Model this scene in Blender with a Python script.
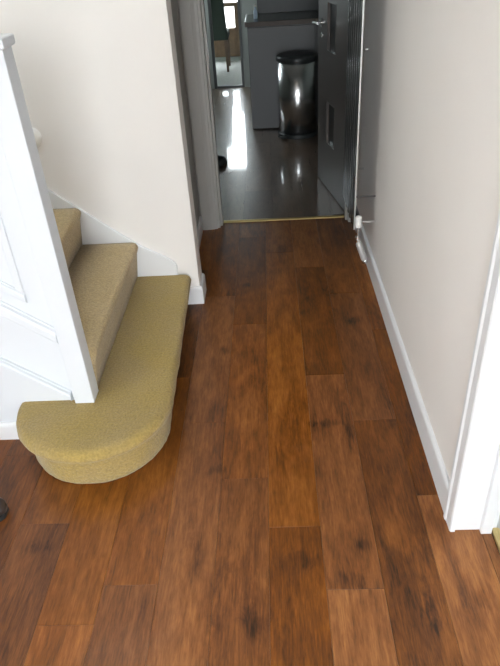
import bpy, bmesh, math, random
from mathutils import Matrix, Vector, noise

random.seed(7)
for o in list(bpy.data.objects):
    bpy.data.objects.remove(o)
scn = bpy.context.scene
COL = scn.collection

# ------------------------------------------------------------------ camera
FPX = 601.8
CAM_H = 1.6
RIGHT = Vector((0.99822433, 0.01675938, -0.05716042))
UP = Vector((0.0381783, 0.55657866, 0.82991724))
FWD = Vector((-0.04572317, 0.83062586, -0.55495051))
cd = bpy.data.cameras.new('camera')
cd.sensor_fit = 'VERTICAL'
cd.sensor_height = 36.0
cd.lens = FPX / 666.0 * 36.0
cd.clip_start = 0.02
cam = bpy.data.objects.new('camera', cd)
COL.objects.link(cam)
B = -FWD
cam.matrix_world = Matrix(((RIGHT.x, UP.x, B.x, 0), (RIGHT.y, UP.y, B.y, 0),
                           (RIGHT.z, UP.z, B.z, CAM_H), (0, 0, 0, 1)))
scn.camera = cam

# ------------------------------------------------------------------ sky and exposure
SKY = 8.5
w = bpy.data.worlds.new('overcast_sky')
scn.world = w
w.use_nodes = True
bg = w.node_tree.nodes['Background']
bg.inputs[0].default_value = (0.90, 0.96, 1.0, 1)
bg.inputs[1].default_value = SKY
scn.view_settings.view_transform = 'Standard'
scn.view_settings.look = 'None'
scn.view_settings.gamma = 1.0
scn.view_settings.use_curve_mapping = False
scn.view_settings.exposure = 1.06


def portal(name, loc, sx, sy, rot):
    """sampling portal in a modelled window or door opening; gives no light of its own"""
    l = bpy.data.lights.new(name, 'AREA')
    l.shape = 'RECTANGLE'
    l.size = sx
    l.size_y = sy
    l.cycles.is_portal = True
    o = bpy.data.objects.new(name, l)
    COL.objects.link(o)
    o.location = loc
    o.rotation_euler = rot
    return o


R90 = math.pi / 2
FRONT_Y = -1.5
portal('front_door_portal', (-0.10, FRONT_Y - 0.10, 1.03), 0.92, 2.06, (R90, 0, 0))
portal('dining_window_portal', (-1.10, 9.80, 1.05), 1.6, 1.9, (-R90, 0, 0))
portal('added_lobby_window_portal', (-2.25, 0.25, 1.55), 0.9, 0.7, (0, -R90, 0))
portal('added_kitchen_window_portal', (-1.75, 7.3, 1.55), 0.9, 0.8, (0, -R90, 0))
portal('added_side_window_portal', (3.1, 1.2, 1.4), 1.4, 2.0, (0, R90, 0))
portal('added_landing_window_portal', (-1.9, 1.55, 3.5), 1.8, 1.4, (R90, 0, 0))


# ------------------------------------------------------------------ materials
def mat(name, col, rough=0.5, metal=0.0, bump=0.0, bscale=60.0, var=0.0, vscale=3.0, coat=0.0, spec=0.5):
    m = bpy.data.materials.new(name)
    m.use_nodes = True
    nt = m.node_tree
    b = nt.nodes['Principled BSDF']
    b.inputs['Base Color'].default_value = (*col, 1)
    b.inputs['Roughness'].default_value = rough
    b.inputs['Metallic'].default_value = metal
    b.inputs['Specular IOR Level'].default_value = spec
    if coat:
        b.inputs['Coat Weight'].default_value = coat
        b.inputs['Coat Roughness'].default_value = 0.1
    tc = nt.nodes.new('ShaderNodeTexCoord')
    if var:
        n = nt.nodes.new('ShaderNodeTexNoise')
        n.inputs['Scale'].default_value = vscale
        n.inputs['Detail'].default_value = 4
        nt.links.new(tc.outputs['Object'], n.inputs['Vector'])
        mr = nt.nodes.new('ShaderNodeMapRange')
        mr.inputs[1].default_value = 0.25
        mr.inputs[2].default_value = 0.75
        mr.inputs[3].default_value = 1 - var
        mr.inputs[4].default_value = 1 + var
        nt.links.new(n.outputs[0], mr.inputs[0])
        vm = nt.nodes.new('ShaderNodeVectorMath')
        vm.operation = 'SCALE'
        vm.inputs[0].default_value = col
        nt.links.new(mr.outputs[0], vm.inputs['Scale'])
        nt.links.new(vm.outputs[0], b.inputs['Base Color'])
    if bump:
        n = nt.nodes.new('ShaderNodeTexNoise')
        n.inputs['Scale'].default_value = bscale
        n.inputs['Detail'].default_value = 3
        nt.links.new(tc.outputs['Object'], n.inputs['Vector'])
        bm_ = nt.nodes.new('ShaderNodeBump')
        bm_.inputs['Strength'].default_value = bump
        bm_.inputs['Distance'].default_value = 0.004
        nt.links.new(n.outputs[0], bm_.inputs['Height'])
        nt.links.new(bm_.outputs[0], b.inputs['Normal'])
    return m


def glass_mat(name, tint=(0.95, 0.97, 0.97), clear=0.9):
    m = bpy.data.materials.new(name)
    m.use_nodes = True
    nt = m.node_tree
    out = nt.nodes['Material Output']
    nt.nodes.remove(nt.nodes['Principled BSDF'])
    t = nt.nodes.new('ShaderNodeBsdfTransparent')
    t.inputs[0].default_value = (*tint, 1)
    g = nt.nodes.new('ShaderNodeBsdfGlossy')
    g.inputs['Roughness'].default_value = 0.02
    mx = nt.nodes.new('ShaderNodeMixShader')
    mx.inputs[0].default_value = 1 - clear
    nt.links.new(t.outputs[0], mx.inputs[1])
    nt.links.new(g.outputs[0], mx.inputs[2])
    nt.links.new(mx.outputs[0], out.inputs[0])
    return m


# dark knots and burns of the boards: x, y, half width, half length, strength
KNOTS = []


def wood_mat(name, dark, mid, light, rough, coat, knots=()):
    m = bpy.data.materials.new(name)
    m.use_nodes = True
    nt = m.node_tree
    N, L = nt.nodes, nt.links
    b = N['Principled BSDF']
    geo = N.new('ShaderNodeNewGeometry')
    oi = N.new('ShaderNodeObjectInfo')
    # every board gets its own stretch of grain
    off = N.new('ShaderNodeVectorMath')
    off.operation = 'SCALE'
    off.inputs[0].default_value = (13.0, 37.0, 5.0)
    L.new(oi.outputs['Random'], off.inputs['Scale'])
    add = N.new('ShaderNodeVectorMath')
    L.new(geo.outputs['Position'], add.inputs[0])
    L.new(off.outputs[0], add.inputs[1])

    def stretched(sx, sy, detail, dist, rough_=0.6):
        mp = N.new('ShaderNodeMapping')
        mp.inputs['Scale'].default_value = (sx, sy, 1)
        L.new(add.outputs[0], mp.inputs[0])
        n = N.new('ShaderNodeTexNoise')
        n.inputs['Scale'].default_value = 1
        n.inputs['Detail'].default_value = detail
        n.inputs['Roughness'].default_value = rough_
        n.inputs['Distortion'].default_value = dist
        L.new(mp.outputs[0], n.inputs['Vector'])
        return n.outputs[0]

    broad = stretched(9, 2.6, 3, 0.9)
    grain = stretched(70, 4.0, 7, 1.1, 0.75)
    fine = stretched(230, 26, 4, 0.3)
    mott = stretched(26, 9, 4, 0.6, 0.65)
    bands = stretched(5.0, 0.7, 2, 0.3)

    def math_(op, a, b_, c=None):
        n = N.new('ShaderNodeMath')
        n.operation = op
        for i, v in enumerate((a, b_, c)):
            if v is None:
                continue
            if isinstance(v, (int, float)):
                n.inputs[i].default_value = v
            else:
                L.new(v, n.inputs[i])
        return n.outputs[0]

    v = math_('MULTIPLY_ADD', broad, 0.54, math_('MULTIPLY', grain, 0.50))
    v = math_('MULTIPLY_ADD', mott, 0.30, math_('ADD', v, -0.11))
    v = math_('MULTIPLY_ADD', math_('SINE', math_('MULTIPLY', bands, 110), 0), 0.022, v)
    v = math_('MULTIPLY_ADD', fine, 0.36, math_('ADD', v, -0.18))
    # tone of the board
    v = math_('ADD', v, math_('MULTIPLY_ADD', oi.outputs['Random'], 0.16, -0.13))
    for (kx, ky, rx, ry, s) in knots:
        mp = N.new('ShaderNodeVectorMath')
        mp.operation = 'SUBTRACT'
        L.new(geo.outputs['Position'], mp.inputs[0])
        mp.inputs[1].default_value = (kx, ky, 0)
        sc = N.new('ShaderNodeVectorMath')
        sc.operation = 'MULTIPLY'
        L.new(mp.outputs[0], sc.inputs[0])
        sc.inputs[1].default_value = (0.75 / rx, 0.75 / ry, 0)
        ln = N.new('ShaderNodeVectorMath')
        ln.operation = 'LENGTH'
        L.new(sc.outputs[0], ln.inputs[0])
        d = math_('ADD', ln.outputs['Value'], math_('MULTIPLY_ADD', mott, 2.2, math_('MULTIPLY_ADD', grain, 1.2, -1.6)))
        mr = N.new('ShaderNodeMapRange')
        mr.interpolation_type = 'SMOOTHSTEP'
        mr.inputs[1].default_value = 0.15
        mr.inputs[2].default_value = 1.25
        mr.inputs[3].default_value = -s * 0.55
        mr.inputs[4].default_value = 0
        L.new(d, mr.inputs[0])
        v = math_('ADD', v, mr.outputs[0])
    cr = N.new('ShaderNodeValToRGB')
    e = cr.color_ramp.elements
    e[0].position = 0.22
    e[0].color = (*dark, 1)
    e[1].position = 0.82
    e[1].color = (*light, 1)
    k = cr.color_ramp.elements.new(0.5)
    k.color = (*mid, 1)
    L.new(v, cr.inputs[0])
    # hue drift between boards
    hs = N.new('ShaderNodeHueSaturation')
    L.new(cr.outputs[0], hs.inputs['Color'])
    fr = math_('FRACT', math_('MULTIPLY', oi.outputs['Random'], 17.3), 0)
    L.new(math_('MULTIPLY_ADD', fr, 0.10, 1.0), hs.inputs['Saturation'])
    fr2 = math_('FRACT', math_('MULTIPLY', oi.outputs['Random'], 7.7), 0)
    L.new(math_('MULTIPLY_ADD', fr2, 0.26, 0.87), hs.inputs['Value'])
    L.new(hs.outputs[0], b.inputs['Base Color'])
    L.new(math_('MULTIPLY_ADD', grain, 0.2, rough - 0.1), b.inputs['Roughness'])
    b.inputs['Coat Weight'].default_value = coat
    b.inputs['Coat Roughness'].default_value = 0.06
    b.inputs['Specular IOR Level'].default_value = 0.35
    bp = N.new('ShaderNodeBump')
    bp.inputs['Strength'].default_value = 0.25
    bp.inputs['Distance'].default_value = 0.001
    L.new(grain, bp.inputs['Height'])
    L.new(bp.outputs[0], b.inputs['Normal'])
    return m


def carpet_mat(name, col, col2):
    m = bpy.data.materials.new(name)
    m.use_nodes = True
    nt = m.node_tree
    N, L = nt.nodes, nt.links
    b = N['Principled BSDF']
    b.inputs['Roughness'].default_value = 1
    b.inputs['Specular IOR Level'].default_value = 0.05
    b.inputs['Sheen Weight'].default_value = 0.25
    b.inputs['Sheen Roughness'].default_value = 0.6
    geo = N.new('ShaderNodeNewGeometry')
    n1 = N.new('ShaderNodeTexNoise')
    n1.inputs['Scale'].default_value = 130
    n1.inputs['Detail'].default_value = 3
    n2 = N.new('ShaderNodeTexNoise')
    n2.inputs['Scale'].default_value = 5
    n2.inputs['Detail'].default_value = 3
    for n in (n1, n2):
        L.new(geo.outputs['Position'], n.inputs['Vector'])
    mx = N.new('ShaderNodeMix')
    mx.data_type = 'RGBA'
    mx.inputs['A'].default_value = (*col, 1)
    mx.inputs['B'].default_value = (*col2, 1)
    mr = N.new('ShaderNodeMapRange')
    mr.inputs[1].default_value = 0.35
    mr.inputs[2].default_value = 0.65
    L.new(n2.outputs[0], mr.inputs[0])
    L.new(mr.outputs[0], mx.inputs['Factor'])
    hv = N.new('ShaderNodeHueSaturation')
    mr2 = N.new('ShaderNodeMapRange')
    mr2.inputs[1].default_value = 0.3
    mr2.inputs[2].default_value = 0.7
    mr2.inputs[3].default_value = 0.78
    mr2.inputs[4].default_value = 1.20
    L.new(n1.outputs[0], mr2.inputs[0])
    L.new(mr2.outputs[0], hv.inputs['Value'])
    L.new(mx.outputs['Result'], hv.inputs['Color'])
    L.new(hv.outputs[0], b.inputs['Base Color'])
    bp = N.new('ShaderNodeBump')
    bp.inputs['Strength'].default_value = 0.9
    bp.inputs['Distance'].default_value = 0.005
    L.new(n1.outputs[0], bp.inputs['Height'])
    L.new(bp.outputs[0], b.inputs['Normal'])
    return m


M = {}
M['wall'] = mat('wall_paint', (0.86, 0.82, 0.785), 0.75, bump=0.08, bscale=180, var=0.015)
M['ceiling'] = mat('ceiling_paint', (0.85, 0.84, 0.82), 0.85)
M['trim'] = mat('white_gloss_paint', (0.79, 0.795, 0.81), 0.35, var=0.01)
M['panel'] = mat('white_satin_paint', (0.73, 0.758, 0.80), 0.4)
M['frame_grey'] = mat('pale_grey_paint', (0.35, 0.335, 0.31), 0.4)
M['door'] = mat('kitchen_door_paint', (0.108, 0.094, 0.088), 0.4)
M['brass'] = mat('brushed_brass', (0.55, 0.43, 0.20), 0.4, 1.0)
M['chrome'] = mat('polished_chrome', (0.85, 0.85, 0.86), 0.12, 1.0)
M['steel'] = mat('stainless_steel', (0.85, 0.85, 0.86), 0.24, 1.0)
M['radiator'] = mat('anthracite_metal', (0.16, 0.168, 0.18), 0.17, 0.85)
M['rad_lit_edge'] = mat('radiator_lit_edge', (0.6, 0.6, 0.6), 0.3, 0.8)
M['plastic_white'] = mat('white_plastic', (0.92, 0.91, 0.88), 0.35)
M['pipe_grey'] = mat('grey_painted_pipe', (0.55, 0.54, 0.52), 0.35, 0.3)
M['black_plastic'] = mat('black_plastic', (0.03, 0.035, 0.035), 0.4)
M['cabinet'] = mat('grey_cabinet_board', (0.15, 0.152, 0.156), 0.45)
M['worktop'] = mat('dark_worktop', (0.035, 0.045, 0.04), 0.22, var=0.4, vscale=60)
M['wood_edge'] = mat('brown_worktop_edge', (0.09, 0.065, 0.05), 0.5, var=0.2, vscale=20)
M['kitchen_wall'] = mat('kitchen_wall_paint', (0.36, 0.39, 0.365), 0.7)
M['dark_frame'] = mat('dark_aluminium', (0.06, 0.065, 0.065), 0.4, 0.3)
M['brown_wood'] = mat('brown_back_door_wood', (0.22, 0.14, 0.08), 0.5, var=0.25, vscale=12)
M['green_fabric'] = mat('dark_green_fabric', (0.040, 0.055, 0.045), 0.9, bump=0.3, bscale=400)
M['chair_wood'] = mat('chair_leg_wood', (0.14, 0.09, 0.06), 0.5, var=0.2, vscale=25)
M['pale_carpet'] = mat('pale_grey_carpet', (0.40, 0.40, 0.38), 0.95, bump=0.4, bscale=300, var=0.1, vscale=30)
M['blue_glass'] = mat('pale_blue_glass', (0.55, 0.68, 0.82), 0.1)
M['leather'] = mat('dark_brown_leather', (0.035, 0.022, 0.018), 0.35)
M['rubber'] = mat('black_rubber', (0.012, 0.012, 0.012), 0.7)
M['paving'] = mat('pale_paving', (0.42, 0.41, 0.39), 0.9, var=0.1, vscale=2)
M['subfloor'] = mat('dark_joint', (0.02, 0.012, 0.008), 0.9)
M['glass'] = glass_mat('window_glass')
M['dim_glass'] = mat('smoked_door_glass', (0.02, 0.022, 0.02), 0.45, spec=0.2)
M['carpet'] = carpet_mat('gold_carpet', (0.37, 0.258, 0.068), (0.35, 0.25, 0.092))
M['carpet_tan'] = carpet_mat('tan_carpet', (0.43, 0.32, 0.17), (0.41, 0.30, 0.145))


# ------------------------------------------------------------------ mesh helpers
def obj(name, bm, m, parent=None, smooth=False, bevel=0.0, seg=2):
    me = bpy.data.meshes.new(name)
    bmesh.ops.recalc_face_normals(bm, faces=bm.faces)
    bm.to_mesh(me)
    bm.free()
    o = bpy.data.objects.new(name, me)
    COL.objects.link(o)
    if m is not None:
        me.materials.append(M[m] if isinstance(m, str) else m)
    if smooth:
        for p in me.polygons:
            p.use_smooth = True
    if bevel:
        md = o.modifiers.new('bevel', 'BEVEL')
        md.width = bevel
        md.segments = seg
        md.limit_method = 'ANGLE'
        md.angle_limit = math.radians(40)
    if parent is not None:
        o.parent = parent
        o.matrix_parent_inverse = parent.matrix_basis.inverted()
    return o


def tag(o, label=None, cat=None, group=None, kind=None):
    if label:
        o['label'] = label
    if cat:
        o['category'] = cat
    if group:
        o['group'] = group
    if kind:
        o['kind'] = kind
    return o


def empty(name, loc, rz=0.0):
    o = bpy.data.objects.new(name, None)
    COL.objects.link(o)
    o.location = loc
    o.rotation_euler = (0, 0, rz)
    o.empty_display_size = 0.1
    return o


def box(bm, x0, x1, y0, y1, z0, z1, mx=None):
    v = [bm.verts.new(p) for p in ((x0, y0, z0), (x1, y0, z0), (x1, y1, z0), (x0, y1, z0),
                                   (x0, y0, z1), (x1, y0, z1), (x1, y1, z1), (x0, y1, z1))]
    if mx is not None:
        for q in v:
            q.co = mx @ q.co
    for f in ((3, 2, 1, 0), (4, 5, 6, 7), (0, 1, 5, 4), (1, 2, 6, 5), (2, 3, 7, 6), (3, 0, 4, 7)):
        bm.faces.new([v[i] for i in f])


def boxes(*bs, mx=None):
    bm = bmesh.new()
    for b in bs:
        box(bm, *b, mx=mx)
    return bm


def prism(bm, pts, axis, a, b_):
    """polygon extruded along an axis: pts are the two other coordinates in xyz order"""
    def P(p, t):
        return {'x': (t, p[0], p[1]), 'y': (p[0], t, p[1]), 'z': (p[0], p[1], t)}[axis]
    A = [bm.verts.new(P(p, a)) for p in pts]
    Bv = [bm.verts.new(P(p, b_)) for p in pts]
    n = len(pts)
    bm.faces.new(A)
    bm.faces.new(Bv[::-1])
    for i in range(n):
        bm.faces.new((A[i], Bv[i], Bv[(i + 1) % n], A[(i + 1) % n]))
    return bm


def lathe(bm, prof, n=40, c=(0, 0, 0), axis=None):
    """profile (r, z) spun round z, then turned onto axis"""
    rot = Vector((0, 0, 1)).rotation_difference(Vector(axis)).to_matrix() if axis else Matrix.Identity(3)
    rings = []
    for r, z in prof:
        if r < 1e-6:
            rings.append([bm.verts.new(Vector(c) + rot @ Vector((0, 0, z)))])
        else:
            rings.append([bm.verts.new(Vector(c) + rot @ Vector((r * math.cos(2 * math.pi * i / n), r * math.sin(2 * math.pi * i / n), z))) for i in range(n)])
    for A, Bv in zip(rings, rings[1:]):
        for i in range(n):
            j = (i + 1) % n
            if len(A) == 1 and len(Bv) == 1:
                break
            if len(A) == 1:
                bm.faces.new((A[0], Bv[i], Bv[j]))
            elif len(Bv) == 1:
                bm.faces.new((A[i], A[j], Bv[0]))
            else:
                bm.faces.new((A[i], A[j], Bv[j], Bv[i]))
    return bm


def rod(bm, a, b_, r, n=16):
    a, b_ = Vector(a), Vector(b_)
    h = (b_ - a).length
    return lathe(bm, [(0, 0), (r, 0), (r, h), (0, h)], n, a, b_ - a)


def struct(name, bm, m, label=None, bevel=0.0):
    o = obj(name, bm, m, bevel=bevel)
    o['kind'] = 'structure'
    if label:
        o['label'] = label
    return o


# ------------------------------------------------------------------ shell
H = 2.45
RX = 0.53          # hall face of the right wall
WY = 2.70          # face of the wall behind the stairs
DY = 3.64          # hall face of the kitchen doorway wall

struct('wall_left', boxes((-3.2, -0.39, WY, WY + 0.135, 0, H)), 'wall', 'cream painted wall behind the carpeted stairs', 0.002)
struct('wall_recess', boxes((-0.60, -0.47, WY + 0.135, DY, 0, H)), 'frame_grey', 'recess wall before the kitchen doorway, its shade put into the grey')  # off-white wall in shadow; the shade is put into its grey colour
struct('wall_right', boxes((RX, 0.66, 1.265, 3.77, 0, H), (RX, 0.66, FRONT_Y, 0.42, 0, H), (RX, 0.66, 0.42, 1.265, 2.07, H)),
       'wall', 'plain off-white painted wall on the right of the hall')
struct('wall_back', boxes((-1.6, -0.375, DY, 3.77, 0, H), (-0.375, RX, DY, 3.77, 2.06, H), (0.66, 1.4, DY, 3.77, 0, H)),
       'wall', 'wall holding the kitchen doorway')
struct('wall_front', boxes((-2.2, -0.56, FRONT_Y - 0.2, FRONT_Y, 0, H),
                           (-0.56, 0.36, FRONT_Y - 0.2, FRONT_Y, 2.06, H), (0.36, 3.1, FRONT_Y - 0.2, FRONT_Y, 0, H)),
       'wall', 'front wall of the hall with the open entrance')
struct('wall_lobby', boxes((-2.2, -2.06, FRONT_Y, -0.1, 0, H), (-2.2, -2.06, 0.6, 1.74, 0, H), (-2.2, -2.06, -0.1, 0.6, 0, 1.1), (-2.2, -2.06, -0.1, 0.6, 2.0, H)), 'wall', 'side wall of the entrance lobby')
struct('ceiling', boxes((-2.2, 0.66, FRONT_Y - 0.2, 1.74, H, H + 0.1), (-0.80, 0.66, 1.74, 2.84, H, H + 0.1), (-0.6, 0.66, 2.84, 3.77, H, H + 0.1),
                        (0.66, 3.2, FRONT_Y - 0.2, 3.77, H, H + 0.1), (-1.75, 1.45, 3.77, 9.9, H, H + 0.1)), 'ceiling', 'white ceiling')
# stairwell above the flight
struct('wall_stairwell', boxes((-3.2, -0.70, WY, WY + 0.135, H + 0.1, 4.6), (-3.2, -0.80, WY, WY + 0.135, H, H + 0.1), (-3.2, -2.8, 1.64, 1.74, H + 0.1, 4.6), (-1.0, -0.70, 1.64, 1.74, H + 0.1, 4.6),
                               (-2.8, -1.0, 1.64, 1.74, H + 0.1, 2.8), (-2.8, -1.0, 1.64, 1.74, 4.2, 4.6), (-0.80, -0.70, 1.74, WY, H + 0.1, 4.6),
                               (-3.3, -3.2, 1.64, WY + 0.13, 0, 4.6), (-3.2, -2.06, 1.64, 1.72, 0, H + 0.1)),
       'wall', 'upper walls of the stairwell')
struct('ceiling_stairwell', boxes((-3.3, -0.70, 1.64, WY + 0.135, 4.6, 4.7)), 'ceiling', 'ceiling over the stairwell')

# kitchen, dining end, side room
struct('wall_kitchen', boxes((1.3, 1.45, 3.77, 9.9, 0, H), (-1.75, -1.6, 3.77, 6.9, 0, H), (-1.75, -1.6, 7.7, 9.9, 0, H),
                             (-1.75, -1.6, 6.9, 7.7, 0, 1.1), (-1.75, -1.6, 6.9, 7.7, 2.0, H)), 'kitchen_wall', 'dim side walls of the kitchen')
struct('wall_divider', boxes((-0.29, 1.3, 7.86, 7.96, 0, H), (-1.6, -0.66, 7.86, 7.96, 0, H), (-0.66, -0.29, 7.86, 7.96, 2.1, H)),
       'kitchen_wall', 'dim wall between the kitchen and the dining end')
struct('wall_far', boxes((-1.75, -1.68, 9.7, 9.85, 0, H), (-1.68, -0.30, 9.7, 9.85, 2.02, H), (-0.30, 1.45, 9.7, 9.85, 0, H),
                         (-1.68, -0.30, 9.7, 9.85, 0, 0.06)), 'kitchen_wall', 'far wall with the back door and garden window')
struct('wall_side_room', boxes((3.05, 3.15, FRONT_Y, 0.2, 0, H), (3.05, 3.15, 2.2, 3.77, 0, H), (3.05, 3.15, 0.2, 2.2, 0, 0.7), (3.05, 3.15, 0.2, 2.2, 2.1, H),
                               (1.4, 3.15, 3.64, 3.77, 0, H)), 'wall', 'walls of the side room')
struct('ground', boxes((-30, 30, -30, 40, -0.32, -0.22)), 'paving', 'pale paving outside the house')

# ------------------------------------------------------------------ hall floor: boards laid one by one
SEAM0, PW = -0.88008, 0.16564
JOINTS = {1: 0.945, 2: 1.067, 3: 1.772, 4: 2.475, 5: 1.264, 6: 1.040, 7: 1.757, 8: 1.38, 0: 1.30, -1: 0.62, -2: 1.5, -3: 0.9, -4: 1.2, -5: 0.5, -6: 1.1, -7: .4}
JOINTS_FIXED = {3: (1.772, 2.757), 6: (1.040, 2.053, 3.040), 7: (1.757, 2.740), 5: (1.264, 3.245)}
PL = 1.0
floor = struct('floor', boxes((-2.06, RX + 0.155, FRONT_Y - 0.2, 3.735, -0.06, -0.012)), 'subfloor', 'dark stained oak plank floor of the hall')


def pixel_floor(px, py):
    d = RIGHT * ((px - 250) / FPX) + UP * (-(py - 333) / FPX) + FWD
    t = -CAM_H / d.z
    return d.x * t, d.y * t


for px, py, rx, ry, s in ((300, 561, .055, .03, .20), (345, 580, .05, .035, .22), (250, 622, .028, .05, .30), (225, 350, .028, .035, .30), (218, 410, .03, .06, .14),
                          (325, 423, .06, .018, .22), (348, 425, .012, .16, .22), (430, 603, .03, .06, .28), (35, 548, .03, .03, .30), (306, 312, .03, .03, .2),
                          (355, 320, .04, .03, .26), (103, 556, .018, .022, .2), (217, 470, .03, .022, .22), (388, 405, .014, .1, .28), (360, 545, .03, .02, .22),
                          (245, 285, .03, .025, .25), (306, 290, .03, .06, .18), (222, 560, .02, .2, .12), (215, 640, .03, .12, .14), (185, 590, .03, .2, .1),
                          (330, 292, .03, .05, .2), (268, 600, .012, .14, .2), (480, 600, .04, .03, .14), (345, 385, .012, .05, .2), (288, 640, .03, .1, .1),
                          (282, 250, .03, .08, .2), (420, 555, .05, .04, .14)):
    X, Y = pixel_floor(px, py)
    KNOTS.append((X, Y, rx, ry, s))
M['oak'] = wood_mat('dark_stained_oak', (0.022, 0.008, 0.003), (0.168, 0.059, 0.0165), (0.36, 0.150, 0.048), 0.42, 0.08, KNOTS)

plank_cache = {}


def plank(parent, x0, x1, y0, y1, m, top=0.0, th=0.011, name='plank'):
    g = 0.0003
    key = (round(x1 - x0, 4), round(y1 - y0, 4), m)
    if key not in plank_cache:
        bm = bmesh.new()
        a, b_ = (x1 - x0) / 2 - g, (y1 - y0) / 2 - g
        c = 0.0008
        lo = [bm.verts.new((sx * a, sy * b_, -th)) for sx, sy in ((-1, -1), (1, -1), (1, 1), (-1, 1))]
        mi = [bm.verts.new((sx * a, sy * b_, -c)) for sx, sy in ((-1, -1), (1, -1), (1, 1), (-1, 1))]
        hi = [bm.verts.new((sx * (a - c), sy * (b_ - c), 0)) for sx, sy in ((-1, -1), (1, -1), (1, 1), (-1, 1))]
        for A, Bv in ((lo, mi), (mi, hi)):
            for i in range(4):
                bm.faces.new((A[i], A[(i + 1) % 4], Bv[(i + 1) % 4], Bv[i]))
        bm.faces.new(hi)
        bm.faces.new(lo[::-1])
        me = bpy.data.meshes.new(name)
        bm.to_mesh(me)
        bm.free()
        me.materials.append(M[m])
        plank_cache[key] = me
    o = bpy.data.objects.new(name, plank_cache[key])
    COL.objects.link(o)
    o.parent = parent
    o.location = ((x0 + x1) / 2, (y0 + y1) / 2, top)
    return o


Y_END = 3.722
for k in range(-7, 9):
    x0 = SEAM0 + PW * k
    x1 = x0 + PW
    lo = FRONT_Y
    hi = Y_END
    if k < 1:
        hi = 1.74
    elif k < 2:
        hi = 2.72
    if k == 3:
        hi = Y_END
    cuts = list(JOINTS_FIXED.get(k, (JOINTS[k],)))
    while cuts[0] - PL > lo + 0.05:
        cuts.insert(0, cuts[0] - PL)
    while cuts[-1] + PL < hi - 0.05:
        cuts.append(cuts[-1] + PL)
    cuts = [lo] + [c for c in cuts if lo + 0.03 < c < hi - 0.03] + [hi]
    for y0, y1 in zip(cuts, cuts[1:]):
        if k == 8:
            # the outer row ends at the wall and runs on through the side doorway
            if y0 >= 1.265:
                plank(floor, x0, RX + 0.01, y0, y1, 'oak')
                continue
        plank(floor, x0, x1, y0, y1, 'oak')
for y0, y1 in ((0.42, 1.235),):
    plank(floor, SEAM0 + PW * 9, 0.642, y0, y1, 'oak')

# ------------------------------------------------------------------ kitchen floor
M['laminate'] = wood_mat('grey_brown_laminate', (0.10, 0.072, 0.052), (0.165, 0.12, 0.088), (0.22, 0.165, 0.122), 0.30, 1.0)
kfloor = struct('floor_kitchen', boxes((-1.6, 1.3, 3.737, 7.90, -0.06, -0.012)), 'subfloor', 'shiny grey-brown board floor of the kitchen')
KW = 0.20
for c in range(15):
    x0 = -1.6 + c * KW
    x1 = min(x0 + KW, 1.3)
    if x1 - x0 < 0.05:
        continue
    y = 3.742 - (c * 0.437) % 1.2
    while y < 7.88:
        y0, y1 = max(y, 3.742), min(y + 1.2, 7.88)
        if x0 < -0.4 or x1 > 0.5:
            y0 = max(y0, 3.775)
        if y1 - y0 > 0.06:
            plank(kfloor, x0, x1, y0, y1, 'laminate')
        y += 1.2
struct('floor_dining', boxes((-1.6, 1.3, 7.90, 9.7, -0.06, 0.004)), 'pale_carpet', 'pale grey carpet of the dining end')
struct('floor_side_room', boxes((0.6605, 3.05, FRONT_Y, 3.64, -0.06, -0.0005)), 'pale_carpet', 'pale floor of the side room')

# ------------------------------------------------------------------ trims
def base_profile(h, t):
    return [(0, 0), (t, 0), (t, h - 0.016), (t * 0.85, h - 0.006), (t * 0.45, h), (0, h)]


def skirting(name, label, p0, p1, out, h=0.115, t=0.016):
    """board along a wall from p0 to p1, standing out in direction out"""
    bm = bmesh.new()
    A = [bm.verts.new((p0[0] + out[0] * d, p0[1] + out[1] * d, z)) for d, z in base_profile(h, t)]
    Bv = [bm.verts.new((p1[0] + out[0] * d, p1[1] + out[1] * d, z)) for d, z in base_profile(h, t)]
    n = len(A)
    bm.faces.new(A)
    bm.faces.new(Bv[::-1])
    for i in range(n):
        bm.faces.new((A[i], Bv[i], Bv[(i + 1) % n], A[(i + 1) % n]))
    return struct(name, bm, 'trim', label)


skirting('baseboard_right', 'long white skirting board along the right wall', (RX, 1.297), (RX, 3.62), (-1, 0), 0.112)
bm = bmesh.new()
pf = base_profile(0.10, 0.015)
rings = []
for i in range(3):
    if i == 0:
        ring = [bm.verts.new((-0.56, WY - d, z)) for d, z in pf]
    elif i == 1:
        ring = [bm.verts.new((-0.39 + d, WY - d, z)) for d, z in pf]
    else:
        ring = [bm.verts.new((-0.39 + d, WY + 0.135, z)) for d, z in pf]
    rings.append(ring)
for A, Bv in zip(rings, rings[1:]):
    for i in range(len(pf)):
        j = (i + 1) % len(pf)
        bm.faces.new((A[i], A[j], Bv[j], Bv[i]))
bm.faces.new(rings[0])
bm.faces.new(rings[-1][::-1])
struct('baseboard_left', bm, 'trim', 'white skirting board wrapping the wall corner beside the bottom step')
skirting('baseboard_understair', 'white skirting board below the stair panelling', (-2.06, 1.725), (-0.90, 1.725), (0, -1), 0.078)
skirting('baseboard_recess', 'skirting board of the shaded recess', (-0.47, WY + 0.135), (-0.47, 3.62), (1, 0), 0.10, 0.012)

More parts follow.
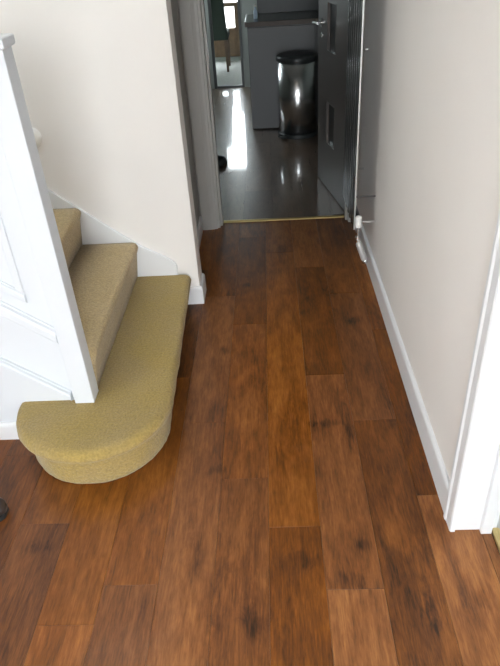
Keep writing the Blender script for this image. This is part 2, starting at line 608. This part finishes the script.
# architrave and lining of the kitchen doorway
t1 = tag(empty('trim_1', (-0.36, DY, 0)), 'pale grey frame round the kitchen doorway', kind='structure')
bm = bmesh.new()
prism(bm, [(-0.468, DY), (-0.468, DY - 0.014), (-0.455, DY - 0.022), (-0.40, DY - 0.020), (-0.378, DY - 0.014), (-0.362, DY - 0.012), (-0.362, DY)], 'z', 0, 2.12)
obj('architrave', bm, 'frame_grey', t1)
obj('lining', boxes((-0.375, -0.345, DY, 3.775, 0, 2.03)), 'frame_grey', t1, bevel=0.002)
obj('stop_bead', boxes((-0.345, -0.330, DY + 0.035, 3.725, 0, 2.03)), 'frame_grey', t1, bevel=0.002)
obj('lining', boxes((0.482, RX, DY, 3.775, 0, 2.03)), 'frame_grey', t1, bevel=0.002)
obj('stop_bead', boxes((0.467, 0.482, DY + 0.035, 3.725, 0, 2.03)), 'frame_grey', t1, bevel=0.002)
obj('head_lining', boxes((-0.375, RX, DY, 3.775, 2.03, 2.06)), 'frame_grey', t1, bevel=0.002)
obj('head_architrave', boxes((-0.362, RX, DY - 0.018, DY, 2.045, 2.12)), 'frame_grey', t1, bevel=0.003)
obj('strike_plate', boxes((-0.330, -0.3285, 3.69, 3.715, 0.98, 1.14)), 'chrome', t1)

tag(obj('threshold_strip', prism(bmesh.new(), [(3.718, 0.0), (3.722, 0.006), (3.730, 0.009), (3.740, 0.009), (3.748, 0.006), (3.752, 0.0)], 'x', -0.343, 0.466), 'brass'),
    'brass threshold strip across the kitchen doorway', 'threshold strip')

# frame of the side doorway
t2 = tag(empty('trim_2', (RX, 1.25, 0)), 'white frame of the side doorway in the right wall', kind='structure')
bm = bmesh.new()
prism(bm, [(RX, 1.230), (RX - 0.013, 1.230), (RX - 0.016, 1.236), (RX - 0.016, 1.272), (RX - 0.020, 1.280), (RX - 0.020, 1.292), (RX - 0.014, 1.298), (RX, 1.298)], 'z', 0, 2.13)
obj('architrave', bm, 'trim', t2)
obj('lining', boxes((RX - 0.004, 0.66, 1.236, 1.265, 0, 2.04)), 'trim', t2, bevel=0.002)
obj('stop_bead', boxes((0.607, 0.640, 1.219, 1.236, 0, 2.04)), 'trim', t2, bevel=0.002)
obj('architrave', boxes((RX - 0.016, RX, 0.390, 0.455, 0, 2.13)), 'trim', t2, bevel=0.003)
obj('lining', boxes((RX - 0.004, 0.66, 0.42, 0.449, 0, 2.04)), 'trim', t2, bevel=0.002)
obj('head_lining', boxes((RX - 0.004, 0.66, 0.42, 1.265, 2.04, 2.07)), 'trim', t2, bevel=0.002)
obj('head_architrave', boxes((RX - 0.016, RX, 0.455, 1.230, 2.055, 2.13)), 'trim', t2, bevel=0.003)
tag(obj('threshold_strip', prism(bmesh.new(), [(0.643, 0.0), (0.646, 0.006), (0.652, 0.009), (0.662, 0.009), (0.668, 0.006), (0.671, 0.0)], 'y', 0.45, 1.2355), 'brass'),
    'brass threshold strip in the side doorway at the right edge', 'threshold strip')

# ------------------------------------------------------------------ staircase
stairs = tag(empty('staircase', (-0.70, 2.2, 0)), 'gold carpeted staircase with rounded bottom step and white panelled side', 'staircase')
Z1, RISE, GOING = 0.176, 0.191, 0.243
NOSE2 = -0.668
CX, CY, CR = -0.692, 1.725, 0.292
# bottom step with its rounded end
outline = []
for i in range(26):
    t = i / 25
    outline.append((-0.428 + 0.028 * t, 2.684 + (1.725 - 2.684) * t))
for i in range(1, 49):
    a = -math.pi * i / 48
    outline.append((CX + CR * math.cos(a), CY + CR * math.sin(a)))
nrm = []
for i, p in enumerate(outline):
    a = Vector(outline[max(i - 1, 0)])
    b_ = Vector(outline[min(i + 1, len(outline) - 1)])
    d = (b_ - a).normalized()
    nrm.append(Vector((-d.y, d.x)))          # outward for this clockwise run
inner = Vector((-0.7, 2.2))
if nrm[5].dot(Vector(outline[5]) - inner) < 0:
    nrm = [-n for n in nrm]
prof = [(0.036, 0.0), (0.031, 0.012), (0.031, 0.05), (0.031, 0.09), (0.030, 0.112), (0.026, 0.121), (0.014, 0.127), (0.004, 0.134), (0.0, 0.144), (0.001, 0.154),
        (0.006, 0.164), (0.014, 0.171), (0.026, 0.175), (0.045, Z1), (0.07, Z1)]
bm = bmesh.new()
rings = []
for d, z in prof:
    ring = []
    for p, n in zip(outline, nrm):
        q = Vector(p) - n * d
        f = 0.0025 * noise.noise(Vector((q.x * 45, q.y * 45, z * 45))) + 0.003 * noise.noise(Vector((q.x * 9, q.y * 9, z * 9)))
        ring.append(bm.verts.new((q.x + n.x * f, min(q.y + n.y * f, 2.684), max(z + f * (0.6 if z > 0.02 else 0), 0))))
    rings.append(ring)
for A, Bv in zip(rings, rings[1:]):
    for i in range(len(A) - 1):
        bm.faces.new((A[i], A[i + 1], Bv[i + 1], Bv[i]))
top = list(rings[-1]) + [bm.verts.new((-0.74, 1.7245, Z1)), bm.verts.new((-0.74, 2.684, Z1))]
bm.faces.new(top)
# close underneath and behind so the step is a solid
bot = list(rings[0]) + [bm.verts.new((-0.74, 1.7245, 0)), bm.verts.new((-0.74, 2.684, 0))]
bm.faces.new(bot[::-1])
s1 = obj('bottom_step', bm, 'carpet', stairs, smooth=True)
s1['label'] = 'bottom step with rounded bullnose end in worn gold carpet'


def step_mesh(xn, z0, z1):
    """riser and tread of one carpeted step, the nose at xn"""
    pr = [(xn - 0.030, z0), (xn - 0.020, z0 + 0.07), (xn - 0.012, z1 - 0.060), (xn - 0.007, z1 - 0.048), (xn - 0.003, z1 - 0.038), (xn, z1 - 0.028), (xn - 0.002, z1 - 0.016),
          (xn - 0.009, z1 - 0.006), (xn - 0.022, z1), (xn - GOING - 0.06, z1), (xn - GOING - 0.06, z0)]
    bm = bmesh.new()
    n = 30
    Y0, Y1 = 1.7775, 2.682
    rows = []
    for i in range(n + 1):
        y = Y0 + (Y1 - Y0) * i / n
        row = []
        for k, (x, z) in enumerate(pr):
            f = 0.003 * noise.noise(Vector((x * 30, y * 25, z * 30))) if k < 9 else 0
            row.append(bm.verts.new((x + f, y, z + f * (0.5 if k > 0 else 0))))
        rows.append(row)
    m_ = len(pr)
    for A, Bv in zip(rows, rows[1:]):
        for k in range(m_):
            bm.faces.new((A[k], A[(k + 1) % m_], Bv[(k + 1) % m_], Bv[k]))
    bm.faces.new(rows[0])
    bm.faces.new(rows[-1][::-1])
    return bm


N_STEPS = 11
for i in range(2, N_STEPS + 1):
    xn = NOSE2 - GOING * (i - 2)
    z1 = Z1 + RISE * (i - 1)
    if xn - GOING - 0.06 < -3.19:
        break
    o = obj('step', step_mesh(xn, z1 - RISE, z1), 'carpet_tan', stairs, smooth=True)

SLOPE = 0.745
# white string board on the wall
wall_top = lambda x: 0.345 + 0.80 * (-0.66 - x)
pts = [(-0.494, Z1 - 0.02), (-0.490, 0.226), (-0.500, 0.246), (-0.520, 0.264), (-0.545, 0.282), (-0.60, 0.312), (-0.66, 0.347), (-0.75, wall_top(-0.75)),
       (-2.6, wall_top(-2.6)), (-2.6, wall_top(-2.6) - 0.45), (-0.80, Z1 - 0.02)]
obj('wall_string', prism(bmesh.new(), pts, 'y', WY - 0.001, 2.683), 'trim', stairs, bevel=0.003)

# newel post and the panelled side
npost = obj('newel_post', boxes((-0.762, -0.689, 1.704, 1.777, Z1 - 0.001, 1.380)), 'panel', stairs, bevel=0.003)
bm = bmesh.new()
nx, ny = -0.7255, 1.7405


def square_rings(bm, cx, cy, prof):
    rings = []
    for r, z in prof:
        rings.append([bm.verts.new((cx + sx * r, cy + sy * r, z)) for sx, sy in ((-1, -1), (1, -1), (1, 1), (-1, 1))])
    for A, Bv in zip(rings, rings[1:]):
        for i in range(4):
            bm.faces.new((A[i], A[(i + 1) % 4], Bv[(i + 1) % 4], Bv[i]))
    bm.faces.new(rings[0][::-1])
    bm.faces.new(rings[-1])
    return bm


square_rings(bm, nx, ny, [(0.0365, 1.378), (0.043, 1.381), (0.046, 1.385), (0.046, 1.404), (0.044, 1.407), (0.030, 1.410)])
obj('newel_cap', bm, 'panel', npost, bevel=0.002)

XL = -2.6
string_bot = lambda x: 0.186 + SLOPE * (-0.775 - x)


def rake(bm, x0, x1, za, wd, y0, y1):
    """raking bar: lower edge height za at x = -0.754, rising to the left"""
    za0 = za + SLOPE * (-0.754 - x0)
    za1 = za + SLOPE * (-0.754 - x1)
    return prism(bm, [(x0, za0), (x1, za1), (x1, za1 + wd), (x0, za0 + wd)], 'y', y0, y1)


side = obj('side_panel', rake(bmesh.new(), XL, -0.752, 0.172, 1.06, 1.726, 1.776), 'panel', stairs)


def moulding(za, wd, x1, depth, yb=1.727, name='raking_moulding'):
    """raking moulding with a rounded front, mitred flat against the stile"""
    sec = [(0.0, 0.0), (0.40, 0.02), (0.45, 0.10), (0.85, 0.16), (1.0, 0.26), (1.0, 0.66), (0.85, 0.80), (0.45, 0.88), (0.40, 0.97), (0.0, 1.0)]
    bm = bmesh.new()
    ends = []
    for x in (XL, x1):
        z0 = za + SLOPE * (-0.754 - x)
        ends.append([bm.verts.new((x, yb - depth * d, z0 + wd * h)) for d, h in sec])
    n = len(sec)
    for k in range(n):
        bm.faces.new((ends[0][k], ends[0][(k + 1) % n], ends[1][(k + 1) % n], ends[1][k]))
    bm.faces.new(ends[0])
    bm.faces.new(ends[1][::-1])
    return obj(name, bm, 'panel', side)


moulding(0.168, 0.042, -0.772, 0.026, name='bottom_moulding')
moulding(0.426, 0.070, -0.763, 0.024, name='middle_moulding')
obj('upper_field', rake(bmesh.new(), XL, -0.760, 0.480, 0.75, 1.7235, 1.728), 'panel', side)
moulding(0.546, 0.040, -0.834, 0.016, 1.725, 'panel_moulding')
sb = bmesh.new()
z_lo = 0.550 + SLOPE * (-0.754 + 0.834)
prism(sb, [(-0.860, z_lo + SLOPE * 0.026 + 0.03), (-0.834, z_lo + 0.002), (-0.834, 1.16), (-0.860, 1.18)], 'y', 1.7175, 1.726)
obj('panel_moulding', sb, 'panel', side, bevel=0.005, seg=3)
moulding(1.10, 0.040, -0.834, 0.016, 1.725, 'panel_moulding')
hr = bmesh.new()
rake(hr, XL, -0.753, 1.225, 0.045, 1.708, 1.772)
obj('side_rail', hr, 'panel', stairs, bevel=0.006)
# painted wall filling the triangle below the panelling
bm = bmesh.new()
prism(bm, [(-2.06, 0), (-0.760, 0), (-0.760, 0.172), (-2.06, 0.170 + SLOPE * (2.06 - 0.754))], 'y', 1.725, 1.777)
struct('wall_understair', bm, 'panel', 'painted wall below the raking stair panelling')

# round plate on the stair wall
pl = lathe(bmesh.new(), [(0.0465, 0), (0.0465, 0.006), (0.043, 0.012), (0.030, 0.016), (0, 0.017)], 40, (-1.062, WY, 0.890), (0, -1, 0))
tag(obj('wall_plate', pl, 'plastic_white', smooth=True), 'round white plate on the stair wall beside the newel post', 'wall plate')

# ------------------------------------------------------------------ radiator on the right wall
rad = tag(empty('vertical_radiator', (0.45, 3.2, 0.25)), 'tall dark vertical radiator on the right wall by the kitchen doorway', 'radiator')
RY0, RY1, RZ0, RZ1 = 2.945, 3.455, 0.262, 2.06
nt_ = 7
for i in range(nt_):
    y0 = RY0 + (RY1 - RY0) * i / nt_
    y1 = RY0 + (RY1 - RY0) * (i + 1) / nt_ - 0.018
    bm = bmesh.new()
    pr = [(0.4185, y0 + 0.006), (0.4165, y0 + 0.016), (0.4165, y1 - 0.016), (0.4185, y1 - 0.006), (0.423, y1), (0.428, y1 - 0.004), (0.428, y0 + 0.004), (0.423, y0)]
    prism(bm, pr, 'z', RZ0, RZ1)
    obj('panel_tube', bm, 'radiator', rad, bevel=0.0015)
for z in (RZ0 + 0.06, RZ1 - 0.06):
    obj('header_pipe', rod(bmesh.new(), (0.442, RY0 + 0.012, z), (0.442, RY1 - 0.012, z), 0.014), 'radiator', rad, smooth=False)
ed = obj('lit_edge_strip', boxes((0.4190, 0.4270, RY0 - 0.004, RY0 - 0.0005, RZ0, RZ1)), 'rad_lit_edge', rad, bevel=0.001)  # paler strip: light caught on the near edge, put into the colour
for z in (0.43, 1.86):
    bm = rod(bmesh.new(), (0.428, RY0 + 0.03, z), (RX, RY0 + 0.03, z), 0.004)
    obj('wall_bracket', bm, 'radiator', rad)
    bm = rod(bmesh.new(), (0.428, RY1 - 0.05, z), (RX, RY1 - 0.05, z), 0.006)
    obj('wall_bracket', bm, 'chrome', rad)
bm = rod(bmesh.new(), (0.440, RY0 + 0.005, 1.13), (0.452, RY0 + 0.005, 1.13), 0.007)
obj('air_vent', bm, 'chrome', rad)

valve = tag(empty('radiator_valve', (0.445, 2.95, 0.2)), 'radiator valve with white cap and grey pipe above the skirting', 'valve')
VX, VY = 0.441, 2.925
bm = lathe(bmesh.new(), [(0, 0.284), (0.0155, 0.284), (0.0165, 0.288), (0.0165, 0.337), (0.014, 0.343), (0.010, 0.344), (0.009, 0.341), (0, 0.341)], 28, (VX, VY, 0))
obj('valve_cap', bm, 'plastic_white', valve, smooth=False, bevel=0.001)
obj('stem', rod(bmesh.new(), (VX, VY, 0.225), (VX, VY, 0.285), 0.007), 'chrome', valve)
bm = lathe(bmesh.new(), [(0, 0), (0.012, 0), (0.012, 0.016), (0.015, 0.018), (0.015, 0.03), (0, 0.03)], 20, (VX, VY, 0.200))
obj('valve_body', bm, 'chrome', valve)
obj('wall_pipe', rod(bmesh.new(), (VX + 0.015, VY, 0.312), (RX, VY, 0.312), 0.0055), 'chrome', valve)
a, b_ = Vector((VX, VY, 0.208)), Vector((0.483, VY - 0.02, 0.090))
d = (b_ - a).normalized()
hl = (b_ - a).length
bm = lathe(bmesh.new(), [(0, 0), (0.009, 0.0), (0.010, 0.008), (0.0155, 0.016), (0.0165, 0.03), (0.0165, hl - 0.02), (0.014, hl - 0.012), (0, hl - 0.012)], 24, a, d)
obj('pipe_sleeve', bm, 'pipe_grey', valve, smooth=True)
bm = lathe(bmesh.new(), [(0, hl - 0.012), (0.0155, hl - 0.012), (0.0165, hl - 0.008), (0.0165, hl + 0.004), (0.012, hl + 0.007), (0.009, hl + 0.004), (0, hl + 0.003)], 24, a, d)
obj('end_collar', bm, 'chrome', valve, smooth=False)

# ------------------------------------------------------------------ kitchen door, standing open
HX, HY = 0.480 + 0.038, 3.790
ang = math.atan2(4.42462 - 3.72412, 0.35633 - 0.47857)
door = tag(empty('door_1', (HX, HY, 0), ang), 'grey kitchen door standing open with small square glass panels', kind='structure')


def local(o):
    """built in door space: x along the leaf, y through it, z up"""
    o.matrix_parent_inverse = Matrix.Identity(4)
    return o


DW, DT, DH = 0.74, 0.038, 2.0
wins = [(0.310, 0.510, 0.335, 0.61), (0.310, 0.510, 0.925, 1.205), (0.310, 0.510, 1.52, 1.80)]
# the leaf is a grid of blocks round three openings: y from -DT to 0 (y grows towards the viewer's side)
bm = bmesh.new()
Z0 = 0.008
box(bm, 0, 0.310, 0, DT, Z0, DH)
box(bm, 0.510, DW, 0, DT, Z0, DH)
zz = Z0
for (_, _, za, zb) in wins:
    box(bm, 0.310, 0.510, 0, DT, zz, za)
    zz = zb
box(bm, 0.310, 0.510, 0, DT, zz, DH)
bmesh.ops.remove_doubles(bm, verts=bm.verts, dist=1e-5)
local(obj('leaf', bm, 'door', door))
for (xa, xb, za, zb) in wins:
    local(obj('glass_panel', boxes((xa - 0.001, xb + 0.001, 0.014, 0.022, za - 0.001, zb + 0.001)), 'dim_glass', door))
    bm = bmesh.new()
    for ya, yb in ((-0.002, 0.014), (0.022, DT + 0.002)):
        box(bm, xa, xb, ya, yb, zb - 0.005, zb)
        box(bm, xa, xa + 0.004, ya, yb, za + 0.005, zb - 0.005)
        box(bm, xb - 0.004, xb, ya, yb, za + 0.005, zb - 0.005)
    local(obj('glazing_bead', bm, 'door', door))
    local(obj('lower_bead', boxes((xa, xb, 0.022, DT + 0.002, za, za + 0.005)), 'steel', door))  # steel on this bead alone stands in for a bright reflection
for s, y0 in ((1, DT), (-1, 0.0)):
    hb = bmesh.new()
    lathe(hb, [(0, 0), (0.025, 0), (0.025, 0.006), (0.022, 0.009), (0, 0.009)], 28, (0.640, y0, 1.075), (0, s, 0))
    hd = local(obj('handle_rose', hb, 'chrome', door))
    lv = bmesh.new()
    rod(lv, (0.640, y0 + s * 0.008, 1.075), (0.640, y0 + s * 0.060, 1.075), 0.009)
    rod(lv, (0.648, y0 + s * 0.058, 1.078), (0.525, y0 + s * 0.058, 1.084), 0.0095)
    local(obj('lever', lv, 'chrome', hd))
    kb = bmesh.new()
    lathe(kb, [(0, 0), (0.018, 0), (0.018, 0.005), (0, 0.006)], 24, (0.640, y0, 1.0), (0, s, 0))
    local(obj('keyhole_plate', kb, 'chrome', door))
for z in (0.25, 1.75):
    local(obj('hinge', boxes((-0.006, 0.004, -0.004, DT + 0.002, z, z + 0.09)), 'chrome', door))

# ------------------------------------------------------------------ kitchen furniture
cab = tag(empty('kitchen_cabinet', (0.4, 6.2, 0)), 'plain grey kitchen cabinet behind the steel bin', 'cabinet')
obj('body', boxes((-0.165, 1.28, 5.935, 6.50, 0.012, 0.893)), 'cabinet', cab, bevel=0.003)
obj('plinth', boxes((-0.15, 1.28, 5.965, 6.47, 0.0, 0.012)), 'black_plastic', cab)
for i, (xa, xb) in enumerate(((-0.162, 0.433), (0.438, 0.858), (0.863, 1.278))):
    obj('front_panel', boxes((xa, xb, 5.915, 5.934, 0.012, 0.885)), 'cabinet', cab, bevel=0.002)
wt = tag(empty('worktop', (0.4, 6.2, 0.893)), 'dark glossy worktop with brown edge on the grey cabinet', 'worktop')
obj('slab', boxes((-0.185, 1.29, 5.912, 6.53, 0.895, 0.930)), 'worktop', wt, bevel=0.002)
obj('upstand', boxes((-0.075, 1.29, 6.505, 6.53, 0.9305, 1.40)), 'black_plastic', wt, bevel=0.002)
obj('edging', boxes((-0.185, 1.29, 5.903, 5.9115, 0.894, 0.931)), 'wood_edge', wt, bevel=0.002)

bn = tag(empty('pedal_bin', (0.262, 5.71, 0)), 'tall stainless steel pedal bin with black domed lid', 'bin')
BR = 0.176
o = obj('base_ring', lathe(bmesh.new(), [(0, 0), (BR + 0.006, 0), (BR + 0.008, 0.006), (BR + 0.008, 0.030), (BR + 0.002, 0.036), (0, 0.036)], 64, (0.262, 5.71, 0.0)), 'black_plastic', bn, bevel=0.001)
o = obj('body', lathe(bmesh.new(), [(0, 0.036), (BR, 0.036), (BR, 0.640), (0, 0.640)], 96, (0.262, 5.71, 0)), 'steel', bn)
for p in o.data.polygons:
    p.use_smooth = len(p.vertices) == 4
o = obj('lid', lathe(bmesh.new(), [(0, 0.640), (BR + 0.003, 0.640), (BR + 0.005, 0.645), (BR + 0.005, 0.672), (BR, 0.680), (BR - 0.02, 0.688), (BR - 0.08, 0.697), (0, 0.700)], 64, (0.262, 5.71, 0)),
        'black_plastic', bn, smooth=True)
bm = bmesh.new()
prism(bm, [(0.232 - 0.16, 5.60), (0.232 - 0.13, 5.53), (0.232 - 0.09, 5.52), (0.232 - 0.07, 5.58)], 'z', 0.012, 0.024)
obj('pedal', bm, 'black_plastic', bn, bevel=0.003)

bm = lathe(bmesh.new(), [(0, 0.930), (0.017, 0.930), (0.019, 0.934), (0.019, 0.985), (0.015, 1.0), (0.008, 1.008), (0.008, 1.028), (0, 1.028)], 24, (-0.090, 6.15, 0.0005))
bt = obj('bottle', bm, 'blue_glass', smooth=True)
tag(bt, 'small pale blue bottle at the end of the dark worktop', 'bottle')
obj('bottle_cap', lathe(bmesh.new(), [(0, 1.026), (0.010, 1.026), (0.010, 1.042), (0, 1.043)], 20, (-0.090, 6.15, 0.0005)), 'plastic_white', bt)

bm = lathe(bmesh.new(), [(0, 0.0), (0.075, 0.0), (0.082, 0.006), (0.068, 0.050), (0.064, 0.052), (0.058, 0.046), (0.050, 0.018), (0, 0.014)], 40, (-0.445, 4.95, 0.0))
tag(obj('bowl', bm, 'black_plastic', smooth=True), 'small dark bowl on the kitchen floor beside the doorway', 'bowl')

# dark frame in the opening to the dining end
fr = tag(empty('trim_3', (-0.475, 7.91, 0)), 'thin dark frame of the opening to the dining end', kind='structure')
obj('frame_stile', boxes((-0.66, -0.628, 7.855, 7.93, 0, 2.10)), 'dark_frame', fr)
obj('frame_stile', boxes((-0.318, -0.288, 7.855, 7.93, 0, 2.10)), 'dark_frame', fr)
obj('sill_bar', boxes((-0.628, -0.318, 7.872, 7.915, 0, 0.022)), 'dark_frame', fr)
obj('head_bar', boxes((-0.628, -0.318, 7.855, 7.93, 2.06, 2.10)), 'dark_frame', fr)

# ------------------------------------------------------------------ dining end
win = tag(empty('window_1', (-1.2, 9.76, 0)), 'bright garden window of the dining end', kind='structure')
bm = boxes((-1.68, -1.64, 9.72, 9.80, 0.06, 2.02), (-0.82, -0.78, 9.72, 9.80, 0.06, 2.02), (-1.64, -0.82, 9.72, 9.80, 0.06, 0.11), (-1.64, -0.82, 9.72, 9.80, 1.97, 2.02),
           (-1.24, -1.20, 9.72, 9.80, 0.11, 1.97))
obj('window_frame', bm, 'trim', win)
obj('pane', boxes((-1.64, -1.24, 9.755, 9.761, 0.11, 1.97)), 'glass', win)
obj('pane', boxes((-1.20, -0.82, 9.755, 9.761, 0.11, 1.97)), 'glass', win)
bd = tag(empty('door_2', (-0.55, 9.76, 0)), 'brown wooden back door with bright glass at the far end', kind='structure')
bm = boxes((-0.78, -0.70, 9.73, 9.79, 0.06, 2.02), (-0.36, -0.30, 9.73, 9.79, 0.06, 2.02), (-0.70, -0.36, 9.73, 9.79, 0.06, 0.44), (-0.70, -0.36, 9.73, 9.79, 1.64, 2.02),
           (-0.70, -0.36, 9.73, 9.79, 0.715, 0.765), (-0.445, -0.36, 9.73, 9.79, 0.44, 0.715))
obj('door_leaf', bm, 'brown_wood', bd)
obj('pane', boxes((-0.70, -0.445, 9.757, 9.763, 0.44, 0.715)), 'glass', bd)
obj('pane', boxes((-0.70, -0.36, 9.757, 9.763, 0.765, 1.64)), 'glass', bd)
for xa in (-0.66, -0.58, -0.50, -0.42):
    obj('door_board', boxes((xa - 0.037, xa + 0.037, 9.722, 9.7295, 0.08, 0.43)), 'brown_wood', bd, bevel=0.003)

ch = tag(empty('dining_chair', (-0.74, 9.0, 0)), 'dark green upholstered dining chair beyond the kitchen', 'chair')
cx = -0.745
bm = bmesh.new()
prism(bm, [(cx - 0.235, 0.40), (cx + 0.235, 0.40), (cx + 0.225, 0.52), (cx + 0.195, 1.02), (cx + 0.15, 1.05), (cx - 0.15, 1.05), (cx - 0.195, 1.02), (cx - 0.225, 0.52)], 'y', 8.86, 8.93)
obj('backrest', bm, 'green_fabric', ch, bevel=0.015, seg=3)
obj('seat', boxes((cx - 0.235, cx + 0.235, 8.93, 9.36, 0.40, 0.49)), 'green_fabric', ch, bevel=0.02, seg=3)
for sx in (-1, 1):
    for yy in (8.875, 9.32):
        bm = bmesh.new()
        xc = cx + sx * 0.205
        rings = []
        for r, z in ((0.015, 0.004), (0.022, 0.402)):
            rings.append([bm.verts.new((xc + a * r, yy + b2 * r, z)) for a, b2 in ((-1, -1), (1, -1), (1, 1), (-1, 1))])
        for i in range(4):
            bm.faces.new((rings[0][i], rings[0][(i + 1) % 4], rings[1][(i + 1) % 4], rings[1][i]))
        bm.faces.new(rings[0][::-1])
        bm.faces.new(rings[1])
        obj('leg', bm, 'chair_wood', ch)

# ------------------------------------------------------------------ unseen windows added for their daylight
ws = tag(empty('added_window_2', (3.1, 1.2, 0.7)), 'white framed side room window, unseen, added to light the room', kind='structure')  # added out of view so daylight enters the sealed side room
bm = boxes((3.07, 3.13, 0.2, 0.25, 0.7, 2.1), (3.07, 3.13, 2.15, 2.2, 0.7, 2.1), (3.07, 3.13, 0.25, 2.15, 0.7, 0.75), (3.07, 3.13, 0.25, 2.15, 2.05, 2.1))
obj('window_frame', bm, 'trim', ws)
obj('pane', boxes((3.098, 3.104, 0.25, 2.15, 0.75, 2.05)), 'glass', ws)
wk = tag(empty('added_window_3', (-2.13, 0.3, 0.9)), 'white framed lobby window, unseen, added to light the hall', kind='structure')  # added out of view to brighten the right wall
bm = boxes((-2.16, -2.10, -0.1, -0.06, 1.1, 2.0), (-2.16, -2.10, 0.56, 0.6, 1.1, 2.0), (-2.16, -2.10, -0.06, 0.56, 1.1, 1.14), (-2.16, -2.10, -0.06, 0.56, 1.96, 2.0))
obj('window_frame', bm, 'trim', wk)
obj('pane', boxes((-2.133, -2.127, -0.06, 0.56, 1.14, 1.96)), 'glass', wk)
wi = tag(empty('added_window_4', (-1.68, 7.3, 1.1)), 'white framed kitchen window, unseen, added to light the kitchen', kind='structure')  # unseen; put in to lift the kitchen, clear of the bin's reflection
bm = boxes((-1.71, -1.65, 6.9, 6.94, 1.1, 2.0), (-1.71, -1.65, 7.66, 7.7, 1.1, 2.0), (-1.71, -1.65, 6.94, 7.66, 1.1, 1.14), (-1.71, -1.65, 6.94, 7.66, 1.96, 2.0))
obj('window_frame', bm, 'trim', wi)
obj('pane', boxes((-1.683, -1.677, 6.94, 7.66, 1.14, 1.96)), 'glass', wi)
wl = tag(empty('added_window_5', (-2.0, 1.69, 2.8)), 'white framed landing window, unseen, added to light the stair wall', kind='structure')  # unseen; put in to light the stair wall from above
bm = boxes((-2.8, -2.76, 1.66, 1.72, 2.8, 4.2), (-1.04, -1.00, 1.66, 1.72, 2.8, 4.2), (-2.76, -1.04, 1.66, 1.72, 2.8, 2.84), (-2.76, -1.04, 1.66, 1.72, 4.16, 4.2))
obj('window_frame', bm, 'trim', wl)
obj('pane', boxes((-2.76, -1.04, 1.687, 1.693, 2.84, 4.16)), 'glass', wl)

# ------------------------------------------------------------------ shoe at the left edge
sh = tag(empty('shoe', (-1.05, 1.36, 0)), 'dark leather shoe at the left edge below the bottom step', 'shoe')
x_heel, yc = -1.225, 1.345
# along the shoe: distance from heel, half width, height, floor of the opening (None where closed)
secs = [(0.000, 0.018, 0.070, None), (0.008, 0.030, 0.078, None), (0.025, 0.036, 0.080, 0.030), (0.060, 0.037, 0.072, 0.028), (0.095, 0.038, 0.074, 0.030), (0.112, 0.039, 0.078, None),
        (0.150, 0.042, 0.066, None), (0.190, 0.046, 0.052, None), (0.225, 0.046, 0.044, None), (0.255, 0.040, 0.038, None), (0.275, 0.029, 0.031, None), (0.286, 0.014, 0.022, None)]
bm = bmesh.new()
rings = []
for s_, hw, ht, dip in secs:
    pts = []
    for i in range(24):
        a = 2 * math.pi * i / 24
        ca, sa = math.cos(a), math.sin(a)
        y = hw * math.copysign(abs(ca) ** 0.75, ca)
        z = ht * 0.5 * (1 + math.copysign(abs(sa) ** 0.8, sa))
        if dip is not None and sa > 0.75:
            z = dip                                  # the foot opening sinks into the upper
        pts.append(bm.verts.new((x_heel + s_, yc + y, 0.016 + z)))
    rings.append(pts)
for A, Bv in zip(rings, rings[1:]):
    for i in range(24):
        bm.faces.new((A[i], A[(i + 1) % 24], Bv[(i + 1) % 24], Bv[i]))
bm.faces.new(rings[0][::-1])
bm.faces.new(rings[-1])
up = obj('upper', bm, 'leather', sh, smooth=True)
for t in (0.125, 0.143, 0.161):
    zt = 0.016 + 0.078 - (t - 0.112) * 0.31
    obj('lace', rod(bmesh.new(), (x_heel + t, yc - 0.018, zt - 0.001), (x_heel + t + 0.004, yc + 0.018, zt - 0.001), 0.0022, 8), 'rubber', up)
so = [(x_heel + s_ - 0.002, yc - hw - 0.004) for s_, hw, _, _ in secs] + [(x_heel + s_ - 0.002, yc + hw + 0.004) for s_, hw, _, _ in reversed(secs)]
obj('sole', prism(bmesh.new(), so, 'z', 0, 0.018), 'rubber', sh)
